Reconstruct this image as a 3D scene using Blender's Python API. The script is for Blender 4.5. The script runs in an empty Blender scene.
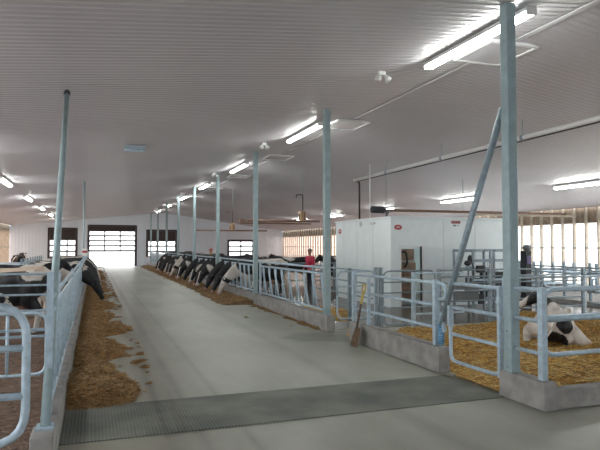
import bpy, bmesh, math, random
from mathutils import Vector, Matrix, noise
random.seed(7)
C = bpy.context.scene.collection
PI = math.pi
R = math.radians

# ------------------------------------------------------------------ materials
def new_mat(name):
    m = bpy.data.materials.new(name); m.use_nodes = True
    nt = m.node_tree; b = nt.nodes['Principled BSDF']
    return m, nt, b

def simple(name, col, rough=0.6, metal=0.0, var=0.0, scale=8.0, bump=0.0, bscale=40.0, spec=None):
    m, nt, b = new_mat(name)
    b.inputs['Base Color'].default_value = (*col, 1)
    b.inputs['Roughness'].default_value = rough
    b.inputs['Metallic'].default_value = metal
    if spec is not None: b.inputs['Specular IOR Level'].default_value = spec
    tc = nt.nodes.new('ShaderNodeTexCoord')
    if var > 0:
        n = nt.nodes.new('ShaderNodeTexNoise'); n.inputs['Scale'].default_value = scale
        n.inputs['Detail'].default_value = 5
        nt.links.new(tc.outputs['Object'], n.inputs['Vector'])
        r = nt.nodes.new('ShaderNodeValToRGB')
        r.color_ramp.elements[0].position = 0.3; r.color_ramp.elements[1].position = 0.7
        r.color_ramp.elements[0].color = (*[c*(1-var) for c in col], 1)
        r.color_ramp.elements[1].color = (*[min(1, c*(1+var)) for c in col], 1)
        nt.links.new(n.outputs['Fac'], r.inputs['Fac'])
        nt.links.new(r.outputs['Color'], b.inputs['Base Color'])
    if bump > 0:
        n2 = nt.nodes.new('ShaderNodeTexNoise'); n2.inputs['Scale'].default_value = bscale
        nt.links.new(tc.outputs['Object'], n2.inputs['Vector'])
        bp = nt.nodes.new('ShaderNodeBump'); bp.inputs['Strength'].default_value = bump
        bp.inputs['Distance'].default_value = 0.02
        nt.links.new(n2.outputs['Fac'], bp.inputs['Height'])
        nt.links.new(bp.outputs['Normal'], b.inputs['Normal'])
    return m

M = {}
M['galv'] = simple('galvanised pipe', (0.47, 0.59, 0.69), 0.42, 0.25, 0.18, 14)
M['galv_dark'] = simple('dull galvanised pipe', (0.27, 0.34, 0.39), 0.5, 0.35, 0.2, 12)
M['post'] = simple('galvanised post', (0.33, 0.43, 0.46), 0.5, 0.2, 0.12, 9)
M['block'] = simple('cast concrete', (0.33, 0.32, 0.31), 0.85, 0, 0.22, 5, 0.3, 30)
M['white_steel'] = simple('white painted steel', (0.78, 0.78, 0.78), 0.45)
M['panel_white'] = simple('white insulated panel', (0.76, 0.84, 0.86), 0.35, 0, 0.03, 3)
M['dark'] = simple('dark plastic', (0.02, 0.022, 0.028), 0.5)
M['dark_brown'] = simple('dark brown trim', (0.045, 0.028, 0.026), 0.6)
M['frame_grey'] = simple('grey window frame', (0.16, 0.17, 0.18), 0.5)
M['wood'] = simple('sawn spruce', (0.50, 0.44, 0.36), 0.75, 0, 0.18, 4)
M['wood_dark'] = simple('weathered plywood', (0.24, 0.18, 0.13), 0.8, 0, 0.3, 5)
M['orange'] = simple('orange enamel', (0.45, 0.30, 0.17), 0.5)
M['brown_pipe'] = simple('brown plastic pipe', (0.22, 0.13, 0.09), 0.55)
M['grey_pipe'] = simple('grey pipe', (0.62, 0.61, 0.62), 0.4)
M['red'] = simple('red enamel', (0.42, 0.02, 0.05), 0.5)
M['white'] = simple('white lettering', (0.85, 0.85, 0.85), 0.5)
M['blue'] = simple('blue plastic', (0.10, 0.32, 0.55), 0.4)
M['handle_yellow'] = simple('yellow wooden handle', (0.55, 0.42, 0.12), 0.5)
M['shaft'] = simple('stained shovel shaft', (0.10, 0.07, 0.055), 0.6)
M['blade'] = simple('muddy shovel blade', (0.13, 0.085, 0.05), 0.7, 0.2, 0.4, 20)
M['skin'] = simple('skin', (0.55, 0.32, 0.25), 0.6)
M['brown_mach'] = simple('brown machine housing', (0.38, 0.24, 0.17), 0.6, 0, 0.3, 5)

def coat_mat():
    m, nt, b = new_mat('cow hide')
    a = nt.nodes.new('ShaderNodeVertexColor'); a.layer_name = 'coat'
    nt.links.new(a.outputs['Color'], b.inputs['Base Color'])
    b.inputs['Roughness'].default_value = 0.6
    return m
M['coat'] = coat_mat()

# concrete drive alley : noise + tyre marks
def floor_mat():
    m, nt, b = new_mat('trowelled concrete floor')
    tc = nt.nodes.new('ShaderNodeTexCoord')
    def N(t): return nt.nodes.new(t)
    n1 = N('ShaderNodeTexNoise'); n1.inputs['Scale'].default_value = 0.55; n1.inputs['Detail'].default_value = 6; n1.inputs['Roughness'].default_value = 0.6
    mp = N('ShaderNodeMapping'); mp.inputs['Scale'].default_value = (1, 0.45, 1)
    nt.links.new(tc.outputs['Object'], mp.inputs['Vector']); nt.links.new(mp.outputs['Vector'], n1.inputs['Vector'])
    r = N('ShaderNodeValToRGB')
    r.color_ramp.elements[0].position = 0.28; r.color_ramp.elements[0].color = (0.225, 0.23, 0.182, 1)
    r.color_ramp.elements[1].position = 0.68; r.color_ramp.elements[1].color = (0.45, 0.46, 0.40, 1)
    nt.links.new(n1.outputs['Fac'], r.inputs['Fac'])
    # tyre tracks along Y
    sx = N('ShaderNodeSeparateXYZ'); nt.links.new(tc.outputs['Object'], sx.inputs[0])
    n2 = N('ShaderNodeTexNoise'); n2.inputs['Scale'].default_value = 1.2; n2.inputs['Detail'].default_value = 4
    nt.links.new(tc.outputs['Object'], n2.inputs['Vector'])
    prev = r.outputs['Color']
    for cx, w, s in ((1.05, 0.12, 0.6), (1.5, 0.07, 0.4), (1.3, 0.35, .2), (3.35, 0.2, 0.3), (0.75, 0.25, 0.25)):
        a = N('ShaderNodeMath'); a.operation = 'SUBTRACT'; a.inputs[1].default_value = cx; nt.links.new(sx.outputs['X'], a.inputs[0])
        a2 = N('ShaderNodeMath'); a2.operation = 'ABSOLUTE'; nt.links.new(a.outputs[0], a2.inputs[0])
        mr = N('ShaderNodeMapRange'); mr.inputs['From Min'].default_value = w; mr.inputs['From Max'].default_value = 0
        mr.inputs['To Min'].default_value = 0; mr.inputs['To Max'].default_value = s; nt.links.new(a2.outputs[0], mr.inputs['Value'])
        mm = N('ShaderNodeMath'); mm.operation = 'MULTIPLY'; nt.links.new(mr.outputs[0], mm.inputs[0]); nt.links.new(n2.outputs['Fac'], mm.inputs[1])
        m3 = N('ShaderNodeMath'); m3.operation = 'MULTIPLY'; m3.inputs[1].default_value = 1.6; nt.links.new(mm.outputs[0], m3.inputs[0])
        mx = N('ShaderNodeMixRGB'); mx.inputs['Color2'].default_value = (0.10, 0.09, 0.075, 1)
        nt.links.new(m3.outputs[0], mx.inputs['Fac']); nt.links.new(prev, mx.inputs['Color1']); prev = mx.outputs['Color']
    # warm tint of trodden feed toward the left feed strip
    mr = N('ShaderNodeMapRange'); mr.inputs['From Min'].default_value = 1.7; mr.inputs['From Max'].default_value = 0.3
    mr.inputs['To Min'].default_value = 0; mr.inputs['To Max'].default_value = 0.22; nt.links.new(sx.outputs['X'], mr.inputs['Value'])
    mx = N('ShaderNodeMixRGB'); mx.inputs['Color2'].default_value = (0.30, 0.22, 0.13, 1)
    nt.links.new(mr.outputs[0], mx.inputs['Fac']); nt.links.new(prev, mx.inputs['Color1']); prev = mx.outputs['Color']
    # damp stain beside the end of the headlock curb
    vm = N('ShaderNodeVectorMath'); vm.operation = 'DISTANCE'; vm.inputs[1].default_value = (4.55, 11.25, 0); nt.links.new(tc.outputs['Object'], vm.inputs[0])
    ad = N('ShaderNodeMath'); ad.operation = 'MULTIPLY_ADD'; ad.inputs[1].default_value = 1.6; nt.links.new(n2.outputs['Fac'], ad.inputs[0]); nt.links.new(vm.outputs['Value'], ad.inputs[2])
    ms = N('ShaderNodeMapRange'); ms.inputs['From Min'].default_value = 1.75; ms.inputs['From Max'].default_value = 1.35; ms.inputs['To Max'].default_value = .55; nt.links.new(ad.outputs[0], ms.inputs['Value'])
    mx = N('ShaderNodeMixRGB'); mx.inputs['Color2'].default_value = (0.09, 0.09, 0.085, 1)
    nt.links.new(ms.outputs[0], mx.inputs['Fac']); nt.links.new(prev, mx.inputs['Color1']); prev = mx.outputs['Color']
    nt.links.new(prev, b.inputs['Base Color'])
    rr = N('ShaderNodeMapRange'); rr.inputs['To Min'].default_value = 0.30; rr.inputs['To Max'].default_value = 0.5
    nt.links.new(n1.outputs['Fac'], rr.inputs['Value']); nt.links.new(rr.outputs[0], b.inputs['Roughness'])
    n3 = N('ShaderNodeTexNoise'); n3.inputs['Scale'].default_value = 25
    nt.links.new(tc.outputs['Object'], n3.inputs['Vector'])
    bp = N('ShaderNodeBump'); bp.inputs['Strength'].default_value = 0.12; bp.inputs['Distance'].default_value = 0.01
    nt.links.new(n3.outputs['Fac'], bp.inputs['Height']); nt.links.new(bp.outputs['Normal'], b.inputs['Normal'])
    return m
M['floor'] = floor_mat()

def wet_mat():
    m = simple('wet scraped concrete', (0.085, 0.07, 0.055), 0.25, 0, 0.5, 0.8)
    return m
M['wet'] = wet_mat()

def straw_mat(name, ca, cb, cc):
    m, nt, b = new_mat(name)
    tc = nt.nodes.new('ShaderNodeTexCoord')
    mp = nt.nodes.new('ShaderNodeMapping'); mp.inputs['Scale'].default_value = (1, 1.7, 1)
    n = nt.nodes.new('ShaderNodeTexNoise'); n.inputs['Scale'].default_value = 9; n.inputs['Detail'].default_value = 9; n.inputs['Roughness'].default_value = 0.75
    nt.links.new(tc.outputs['Object'], mp.inputs[0]); nt.links.new(mp.outputs[0], n.inputs['Vector'])
    r = nt.nodes.new('ShaderNodeValToRGB')
    e = r.color_ramp.elements; e[0].position = 0.32; e[0].color = (*ca, 1); e[1].position = 0.68; e[1].color = (*cc, 1)
    x = e.new(0.5); x.color = (*cb, 1)
    nt.links.new(n.outputs['Fac'], r.inputs['Fac']); nt.links.new(r.outputs['Color'], b.inputs['Base Color'])
    b.inputs['Roughness'].default_value = 0.8
    bp = nt.nodes.new('ShaderNodeBump'); bp.inputs['Strength'].default_value = 0.8; bp.inputs['Distance'].default_value = 0.03
    nt.links.new(n.outputs['Fac'], bp.inputs['Height']); nt.links.new(bp.outputs['Normal'], b.inputs['Normal'])
    return m
M['feed'] = straw_mat('chopped feed', (0.11, 0.05, 0.016), (0.29, 0.145, 0.045), (0.50, 0.29, 0.10))
M['feed_far'] = straw_mat('eaten feed', (0.07, 0.04, 0.02), (0.16, 0.09, 0.045), (0.26, 0.16, 0.08))
M['straw'] = straw_mat('golden straw', (0.10, 0.045, 0.008), (0.42, 0.215, 0.04), (0.78, 0.50, 0.14))
M['muck'] = straw_mat('trodden pen litter', (0.06, 0.036, 0.026), (0.15, 0.092, 0.065), (0.27, 0.175, 0.12))

def strand_mat(name, a, bb):
    m, nt, b = new_mat(name)
    g = nt.nodes.new('ShaderNodeNewGeometry')
    r = nt.nodes.new('ShaderNodeValToRGB')
    r.color_ramp.elements[0].color = (*a, 1); r.color_ramp.elements[1].color = (*bb, 1)
    nt.links.new(g.outputs['Random Per Island'], r.inputs['Fac']); nt.links.new(r.outputs['Color'], b.inputs['Base Color'])
    b.inputs['Roughness'].default_value = 0.6
    return m
M['feed_st'] = strand_mat('feed stalks', (0.12, 0.06, 0.02), (0.50, 0.32, 0.13))
M['straw_st'] = strand_mat('straw stalks', (0.14, 0.07, 0.015), (0.85, 0.60, 0.22))
M['muck_st'] = strand_mat('litter stalks', (0.07, 0.04, 0.025), (0.34, 0.22, 0.14))

def mat_mat():   # grooved rubber mat
    m, nt, b = new_mat('grooved rubber matting')
    tc = nt.nodes.new('ShaderNodeTexCoord')
    w = nt.nodes.new('ShaderNodeTexWave'); w.bands_direction = 'X'; w.inputs['Scale'].default_value = 9; w.inputs['Distortion'].default_value = 0
    nt.links.new(tc.outputs['Object'], w.inputs['Vector'])
    w2 = nt.nodes.new('ShaderNodeTexWave'); w2.bands_direction = 'Y'; w2.inputs['Scale'].default_value = 11
    nt.links.new(tc.outputs['Object'], w2.inputs['Vector'])
    mu = nt.nodes.new('ShaderNodeMath'); mu.operation = 'MULTIPLY'
    nt.links.new(w.outputs['Fac'], mu.inputs[0]); nt.links.new(w2.outputs['Fac'], mu.inputs[1])
    n = nt.nodes.new('ShaderNodeTexNoise'); n.inputs['Scale'].default_value = 1.3; n.inputs['Detail'].default_value = 5
    nt.links.new(tc.outputs['Object'], n.inputs['Vector'])
    r = nt.nodes.new('ShaderNodeValToRGB')
    r.color_ramp.elements[0].color = (0.055, 0.062, 0.056, 1); r.color_ramp.elements[1].color = (0.26, 0.275, 0.25, 1)
    r.color_ramp.elements[0].position = 0.0; r.color_ramp.elements[1].position = 0.8
    nt.links.new(mu.outputs[0], r.inputs['Fac'])
    r2 = nt.nodes.new('ShaderNodeValToRGB'); r2.color_ramp.elements[0].position = 0.35; r2.color_ramp.elements[1].position = 0.7
    r2.color_ramp.elements[0].color = (0.09, 0.10, 0.088, 1); r2.color_ramp.elements[1].color = (0.33, 0.335, 0.28, 1)
    nt.links.new(n.outputs['Fac'], r2.inputs['Fac'])
    mx = nt.nodes.new('ShaderNodeMixRGB'); mx.inputs['Fac'].default_value = 0.55
    nt.links.new(r.outputs[0], mx.inputs['Color1']); nt.links.new(r2.outputs[0], mx.inputs['Color2'])
    nt.links.new(mx.outputs[0], b.inputs['Base Color']); b.inputs['Roughness'].default_value = 0.6
    bp = nt.nodes.new('ShaderNodeBump'); bp.inputs['Strength'].default_value = 0.5; bp.inputs['Distance'].default_value = 0.01
    nt.links.new(mu.outputs[0], bp.inputs['Height']); nt.links.new(bp.outputs['Normal'], b.inputs['Normal'])
    return m
M['mat'] = mat_mat()

def ribbed(name, col, axis, scale, strength, rough, seams=0.0):
    m, nt, b = new_mat(name)
    tc = nt.nodes.new('ShaderNodeTexCoord')
    w = nt.nodes.new('ShaderNodeTexWave'); w.bands_direction = axis; w.inputs['Scale'].default_value = scale
    nt.links.new(tc.outputs['Object'], w.inputs['Vector'])
    bp = nt.nodes.new('ShaderNodeBump'); bp.inputs['Strength'].default_value = strength; bp.inputs['Distance'].default_value = 0.02
    nt.links.new(w.outputs['Fac'], bp.inputs['Height']); nt.links.new(bp.outputs['Normal'], b.inputs['Normal'])
    b.inputs['Base Color'].default_value = (*col, 1); b.inputs['Roughness'].default_value = rough
    return m
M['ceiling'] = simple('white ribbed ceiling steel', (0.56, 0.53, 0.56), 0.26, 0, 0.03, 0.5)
M['wall'] = ribbed('white ribbed wall steel', (0.80, 0.87, 0.96), 'X', 1.1, 0.5, 0.45)
M['wall_y'] = ribbed('white ribbed wall steel side', (0.60, 0.62, 0.64), 'Y', 1.1, 0.5, 0.45)

def glass():
    m, nt, b = new_mat('window glass')
    nt.nodes.remove(b); o = nt.nodes['Material Output']
    t = nt.nodes.new('ShaderNodeBsdfTransparent'); g = nt.nodes.new('ShaderNodeBsdfGlossy'); g.inputs['Roughness'].default_value = 0.05
    mx = nt.nodes.new('ShaderNodeMixShader'); mx.inputs[0].default_value = 0.07
    nt.links.new(t.outputs[0], mx.inputs[1]); nt.links.new(g.outputs[0], mx.inputs[2]); nt.links.new(mx.outputs[0], o.inputs[0])
    return m
M['glass'] = glass()

def curtain(name, tint, transp):
    m, nt, b = new_mat(name)
    nt.nodes.remove(b); o = nt.nodes['Material Output']
    t = nt.nodes.new('ShaderNodeBsdfTranslucent'); t.inputs[0].default_value = (*tint, 1)
    p = nt.nodes.new('ShaderNodeBsdfTransparent'); p.inputs[0].default_value = (*tint, 1)
    mx = nt.nodes.new('ShaderNodeMixShader'); mx.inputs[0].default_value = transp
    nt.links.new(t.outputs[0], mx.inputs[1]); nt.links.new(p.outputs[0], mx.inputs[2]); nt.links.new(mx.outputs[0], o.inputs[0])
    return m
M['curtain'] = curtain('translucent white sidewall curtain', (0.9, 0.9, 0.88), 0.25)
M['curtain_tan'] = curtain('translucent tan sidewall curtain', (0.66, 0.52, 0.45), 0.10)
M['dark_pane'] = simple('dark tinted pane', (0.05, 0.05, 0.055), 0.3)

def emit(name, col, s):
    m, nt, b = new_mat(name)
    b.inputs['Base Color'].default_value = (1, 1, 1, 1)
    b.inputs['Emission Color'].default_value = (*col, 1); b.inputs['Emission Strength'].default_value = s
    return m
M['tube'] = emit('lit fluorescent diffuser', (0.95, 1.0, 0.96), 37)

# ------------------------------------------------------------------ mesh helpers
class MB:
    def __init__(s): s.v = []; s.f = []; s.mi = []; s.smooth = []
    def add(s, vs, fs, mi=0, smooth=False):
        o = len(s.v); s.v += [tuple(v) for v in vs]
        s.f += [tuple(i+o for i in f) for f in fs]; s.mi += [mi]*len(fs); s.smooth += [smooth]*len(fs)
    def box(s, x0, x1, y0, y1, z0, z1, mi=0):
        vs = [(x, y, z) for z in (z0, z1) for y in (y0, y1) for x in (x0, x1)]
        s.add(vs, [(0,2,3,1), (4,5,7,6), (0,1,5,4), (2,6,7,3), (0,4,6,2), (1,3,7,5)], mi)
    def obox(s, c, ax, ay, az, hx, hy, hz, mi=0):
        c = Vector(c); vs = []
        for k in (-1, 1):
            for j in (-1, 1):
                for i in (-1, 1): vs.append(c+Vector(ax)*hx*i+Vector(ay)*hy*j+Vector(az)*hz*k)
        s.add(vs, [(0,2,3,1), (4,5,7,6), (0,1,5,4), (2,6,7,3), (0,4,6,2), (1,3,7,5)], mi)
    def tube(s, pts, r, n=8, mi=0, closed=False, rs=None):
        pts = [Vector(p) for p in pts]; N = len(pts)
        t0 = (pts[1]-pts[0]).normalized()
        up = Vector((0, 0, 1)) if abs(t0.z) < 0.9 else Vector((1, 0, 0))
        u = t0.cross(up).normalized(); vs = []
        for i, p in enumerate(pts):
            if closed: t = (pts[(i+1) % N]-pts[i-1]).normalized()
            elif i == 0: t = t0
            elif i == N-1: t = (pts[-1]-pts[-2]).normalized()
            else: t = ((pts[i+1]-p).normalized()+(p-pts[i-1]).normalized()).normalized()
            u = (u-t*u.dot(t)).normalized(); w = t.cross(u)
            rr = rs[i] if rs else r
            for k in range(n):
                a = 2*PI*k/n; vs.append(p+u*math.cos(a)*rr+w*math.sin(a)*rr)
        fs = []
        for i in range(N if closed else N-1):
            j = (i+1) % N
            for k in range(n):
                l = (k+1) % n; fs.append((i*n+k, i*n+l, j*n+l, j*n+k))
        if not closed:
            fs.append(tuple(range(n-1, -1, -1))); fs.append(tuple((N-1)*n+k for k in range(n)))
        s.add(vs, fs, mi, True)
    def prism(s, poly, axis, a0, a1, mi=0):
        def P(p, a): return (a, p[0], p[1]) if axis == 0 else (p[0], a, p[1]) if axis == 1 else (p[0], p[1], a)
        n = len(poly); vs = [P(p, a0) for p in poly]+[P(p, a1) for p in poly]
        fs = [tuple(range(n)), tuple(range(2*n-1, n-1, -1))]+[(i, i+n, (i+1) % n+n, (i+1) % n) for i in range(n)]
        s.add(vs, fs, mi)
    def ball(s, c, rx, ry, rz, mi=0, n=10):
        c = Vector(c); vs = [c+Vector((0, 0, rz))]
        for i in range(1, n):
            a = PI*i/n
            for k in range(2*n):
                b = PI*k/n; vs.append(c+Vector((rx*math.sin(a)*math.cos(b), ry*math.sin(a)*math.sin(b), rz*math.cos(a))))
        vs.append(c-Vector((0, 0, rz))); fs = []; m = 2*n
        for k in range(m): fs.append((0, 1+k, 1+(k+1) % m))
        for i in range(n-2):
            for k in range(m):
                a = 1+i*m+k; b = 1+i*m+(k+1) % m; fs.append((a, a+m, b+m, b))
        l = len(vs)-1
        for k in range(m): fs.append((l, 1+(n-2)*m+(k+1) % m, 1+(n-2)*m+k))
        s.add(vs, fs, mi, True)
    def build(s, name, mats, parent=None, loc=None, rz=0, bevel=0):
        me = bpy.data.meshes.new(name); me.from_pydata(s.v, [], s.f)
        if not isinstance(mats, (list, tuple)): mats = [mats]
        for m in mats: me.materials.append(m)
        me.polygons.foreach_set('material_index', s.mi); me.polygons.foreach_set('use_smooth', s.smooth)
        bm = bmesh.new(); bm.from_mesh(me); bmesh.ops.recalc_face_normals(bm, faces=bm.faces); bm.to_mesh(me); bm.free()
        o = bpy.data.objects.new(name, me); C.objects.link(o)
        if parent: o.parent = parent
        if loc: o.location = loc
        if rz: o.rotation_euler.z = rz
        if bevel:
            bv = o.modifiers.new('bevel', 'BEVEL'); bv.width = bevel; bv.segments = 2; bv.limit_method = 'ANGLE'
        return o

def fillet(pts, r, n=5):
    pts = [Vector(p) for p in pts]; out = [pts[0]]
    for i in range(1, len(pts)-1):
        a, p, b = pts[i-1], pts[i], pts[i+1]
        d = min(r, (a-p).length*0.49, (b-p).length*0.49)
        s = p+(a-p).normalized()*d; e = p+(b-p).normalized()*d
        for k in range(n+1):
            t = k/n; out.append(s*(1-t)**2+p*2*t*(1-t)+e*t*t)
    out.append(pts[-1]); return out

def tag(o, label=None, cat=None, group=None, kind=None):
    if label: o['label'] = label
    if cat: o['category'] = cat
    if group: o['group'] = group
    if kind: o['kind'] = kind
    return o
def empty(name, loc=(0, 0, 0), rz=0, **k):
    o = bpy.data.objects.new(name, None); C.objects.link(o); o.location = loc; o.rotation_euler.z = rz
    o.empty_display_size = 0.2
    return tag(o, **k)
def copy_tree(o, parent=None):
    c = o.copy(); C.objects.link(c)
    if parent: c.parent = parent
    for ch in list(o.children): copy_tree(ch, c)
    return c
ORD = ['nearest', 'second', 'third', 'fourth', 'fifth', 'sixth', 'seventh', 'eighth', 'ninth', 'tenth', 'eleventh', 'twelfth']

# ------------------------------------------------------------------ barn shell
RX, RZ = 6.21, 5.15
XL, XR, Y0, Y1 = -7.05, 18.5, -6.0, 57.0
def zc(x): return RZ-0.105*(RX-x) if x < RX else RZ-0.139*(x-RX)

b = MB(); b.box(-7.25, 18.7, Y0-.2, 57.0, -0.2, 0.0)
fl = b.build('floor', M['floor']); tag(fl, kind='structure')
b = MB(); b.box(-120, 140, 57.02, 220, -0.25, -0.06); b.box(-120, -8.3, -60, 57.02, -0.25, -0.06); b.box(18.8, 140, -60, 57.02, -0.25, -0.06)
go = b.build('trim_1', simple('gravel yard', (0.45, 0.44, 0.42), 0.9)); go.name = 'ground_outside'; tag(go, kind='structure')

# ribbed ceiling: real trapezoid ribs running across the barn
def ribprofile(pitch, h):
    ys = []; y = Y0
    while y < Y1-pitch:
        ys += [(y, 0), (y+pitch*0.62, 0), (y+pitch*0.72, -h), (y+pitch*0.9, -h)]; y += pitch
    ys.append((Y1, 0)); return ys
prof = ribprofile(0.14, 0.010)
b = MB()
for (xa, xb) in ((XL, RX), (RX, XR)):
    vs = []; fs = []
    for y, dz in prof: vs += [(xa, y, zc(xa)+dz), (xb, y, zc(xb)+dz)]
    for i in range(len(prof)-1): fs.append((2*i, 2*i+1, 2*i+3, 2*i+2))
    b.add(vs, fs)
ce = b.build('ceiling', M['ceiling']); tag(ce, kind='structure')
# ridge seam
b = MB(); b.prism([(RX-.05, zc(RX-.05)-.03), (RX, RZ-.028), (RX+.05, zc(RX+.05)-.03), (RX+.05, zc(RX+.05)-.012), (RX-.05, zc(RX-.05)-.012)], 1, Y0, Y1)
rs = b.build('trim_2', M['ceiling']); tag(rs, kind='structure')

def end_wall(name, y, yb, openings, mat):
    xs = sorted(set([XL-.2, RX, XR+.2]+[o[0] for o in openings]+[o[1] for o in openings]))
    b = MB()
    for xa, xb in zip(xs[:-1], xs[1:]):
        op = [o for o in openings if o[0] <= xa+1e-6 and o[1] >= xb-1e-6]
        z = 0.0
        for o in sorted(op, key=lambda o: o[2]):
            if o[2] > z: b.box(xa, xb, min(y, yb), max(y, yb), z, o[2])
            z = o[3]
        b.prism([(xa, z), (xb, z), (xb, zc(xb)+.02), (xa, zc(xa)+.02)], 1, y, yb)
    w = b.build(name, mat); return tag(w, kind='structure')
DOOR = (-0.45, 3.75, 0.0, 3.75)
W1 = (-3.85, -1.55, 0.35, 3.45)
W2 = (4.85, 7.55, 0.85, 3.35)
W3 = (12.8, 15.35, 0.85, 2.4)
W4 = (8.45, 9.1, 0.75, 1.4)
end_wall('wall_back', Y1, Y1+.18, [DOOR, W1, W2, W3, W4], M['wall'])
end_wall('wall_front', Y0-.18, Y0, [(1.0, 3.6, 0, 3.4)], M['wall'])

def gridpane(name, op, cols, rows, kind_n, pane_z0=None, head=0.0, headmat=None, yoff=.04, fw=.09):
    x0, x1, z0, z1 = op
    if pane_z0 is None: pane_z0 = z0
    zt = z1-head
    root = empty(name, (0, Y1, 0), kind='structure')
    b = MB(); t = .13
    for x in (x0, x1-fw): b.box(x, x+fw, yoff-.03, yoff+.06, z0, z1)
    b.box(x0+fw, x1-fw, yoff-.03, yoff+.06, z1-.08, z1)
    for i in range(rows+1):
        z = pane_z0+(zt-pane_z0)*i/rows
        b.box(x0+fw, x1-fw, yoff, yoff+.05, z-t/2*(1.3), z+t/2*1.3)
    for i in range(1, cols):
        x = x0+(x1-x0)*i/cols; b.box(x-t/2, x+t/2, yoff-.01, yoff+.06, pane_z0, zt)
    b.build('frame', M['frame_grey'], root)
    p = MB(); p.box(x0+fw, x1-fw, yoff+.02, yoff+.03, pane_z0, zt); p.build('pane', M['glass'], root)
    if head:
        h = MB(); h.box(x0+fw*.5, x1-fw*.5, yoff-.1, yoff+.02, zt, z1-.02)
        if head > .5:
            for i in range(1, cols): h.box(x0+(x1-x0)*i/cols-.04, x0+(x1-x0)*i/cols+.04, yoff-.13, yoff-.1, zt, z1-.02)
        h.build('header', headmat or M['dark_brown'], root)
    return root
gridpane('door_1', DOOR, 3, 4, 1, pane_z0=1.45, head=0.42)
gridpane('door_2', W1, 3, 4, 1, head=0.95, headmat=M['dark_brown'])
gridpane('window_1', W2, 3, 3, 1, head=0.95, headmat=M['dark_brown'])
gridpane('window_2', W3, 2, 3, 1)
gridpane('window_3', W4, 1, 1, 1)
# casings
k = 3
for (x0, x1, z0, z1) in (DOOR, W1, W2, W3):
    b = MB(); b.box(x0-.12, x0, Y1-.05, Y1, z0, z1+.12); b.box(x1, x1+.12, Y1-.05, Y1, z0, z1+.12); b.box(x0, x1, Y1-.05, Y1, z1, z1+.14)
    tag(b.build('trim_%d' % k, M['dark_brown']), kind='structure'); k += 1

def side_wall(name, x, sgn, ys, yt):
    # low concrete wall, curtain opening with wood studs, plywood band above
    zt = zc(x)
    root = empty(name, (0, 0, 0), kind='structure')
    xo = x+sgn*.2
    b = MB(); b.box(min(x, xo), max(x, xo), Y0, Y1, 0, .30); b.build('low_wall', M['block'], root)
    zb = zt-.62
    b = MB(); b.box(min(x+sgn*.12, xo), max(x+sgn*.12, xo), Y0, Y1, zb, zt+.02); b.build('top_band', M['wood_dark'], root)
    for (a, c, mt) in ((Y0, yt, M['curtain']), (yt, Y1, M['curtain_tan'])):
        b = MB(); n = int((c-a)/.3); pts = []
        for i in range(n+1):
            y = a+(c-a)*i/n; xx = x+sgn*(.15+.012*math.sin(i*1.9)); pts += [(xx, y, .30), (xx, y, zb)]
        b.add(pts, [(2*i, 2*i+2, 2*i+3, 2*i+1) for i in range(n)], 0, True); b.build('curtain', mt, root)
    b = MB(); b.tube([(x+sgn*.0, Y0, 1.82), (x, Y1, 1.82)], .025, 6); b.build('curtain_pipe', M['galv_dark'], root)
    y = ys
    while y < Y1:
        b = MB(); b.box(min(x, x+sgn*.14), max(x, x+sgn*.14), y-.03, y+.03, .30, zt+.01); b.build('stud', M['wood'], root); y += .61
    return root
side_wall('wall_right', XR, 1, 13.5, 31.0)
side_wall('wall_left', XL, -1, 40.0, 30.0)

# ------------------------------------------------------------------ light fittings
def light_fit(name_loc, label, group, visible=True):
    x, y = name_loc
    z = zc(x)
    sl = 0.105 if x < RX else -0.139
    root = empty('strip_light', (x, y, z-.02), label=label, cat='light', group=group)
    root.rotation_euler = (0, -math.atan(sl), 0)
    b = MB(); b.prism([(-.06, -.015), (.06, -.015), (.085, -.07), (-.085, -.07)], 1, -1.22, 1.22); b.box(-.05, .05, -1.0, 1.0, -.015, -.002); b.build('housing', M['white_steel'], root)
    b = MB(); b.prism([(-.075, -.072), (.075, -.072), (.055, -.125), (-.055, -.125)], 1, -1.2, 1.2); b.build('diffuser', M['tube'], root)
    for q in (-1.2275, 1.2275):
        b = MB(); b.box(-.08, .08, q-.0075, q+.0075, -.125, -.015); b.build('end_cap', M['white_steel'], root)
for i in range(7):
    light_fit((5.32, 7.15+7.4*i), 'lit strip light over the right feed rail, %s from the camera' % ORD[i].replace('nearest', 'first'), 'strip lights over the right feed rail')
for i in range(7):
    light_fit((-2.9, 7.3+7.3*i), 'lit strip light above the left cow pen, %s along its row' % ORD[i].replace('nearest', 'first'), 'strip lights above the left pen')
for i in range(6):
    light_fit((14.75, 7.4+6.75*i), 'lit strip light above the right stalls and milking room, %s along its row' % ORD[i].replace('nearest', 'first'), 'strip lights over the right-hand pens')

# emergency lamp heads
for i in range(3):
    y = 8.9+7.4*i; x = 4.72
    root = empty('emergency_light', (x, y, zc(x)-.03), label='small white twin-head lamp fixed to the ceiling %s' % ['beside the brightest strip light', 'behind the second strip light', 'behind the third strip light'][i], cat='lamp', group='twin-head lamps on the ceiling'); root.scale = (.7, .7, .7)
    b = MB(); b.box(-.09, .09, -.05, .05, -.11, 0); b.build('bracket', M['white_steel'], root, bevel=.01)
    for s in (-1, 1):
        b = MB(); b.tube([(s*.07, 0, -.10), (s*.13, -.06, -.20), (s*.15, -.08, -.24)], .08, 12, rs=[.035, .085, .095]); b.build('lamp_head', M['white_steel'], root)

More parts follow.
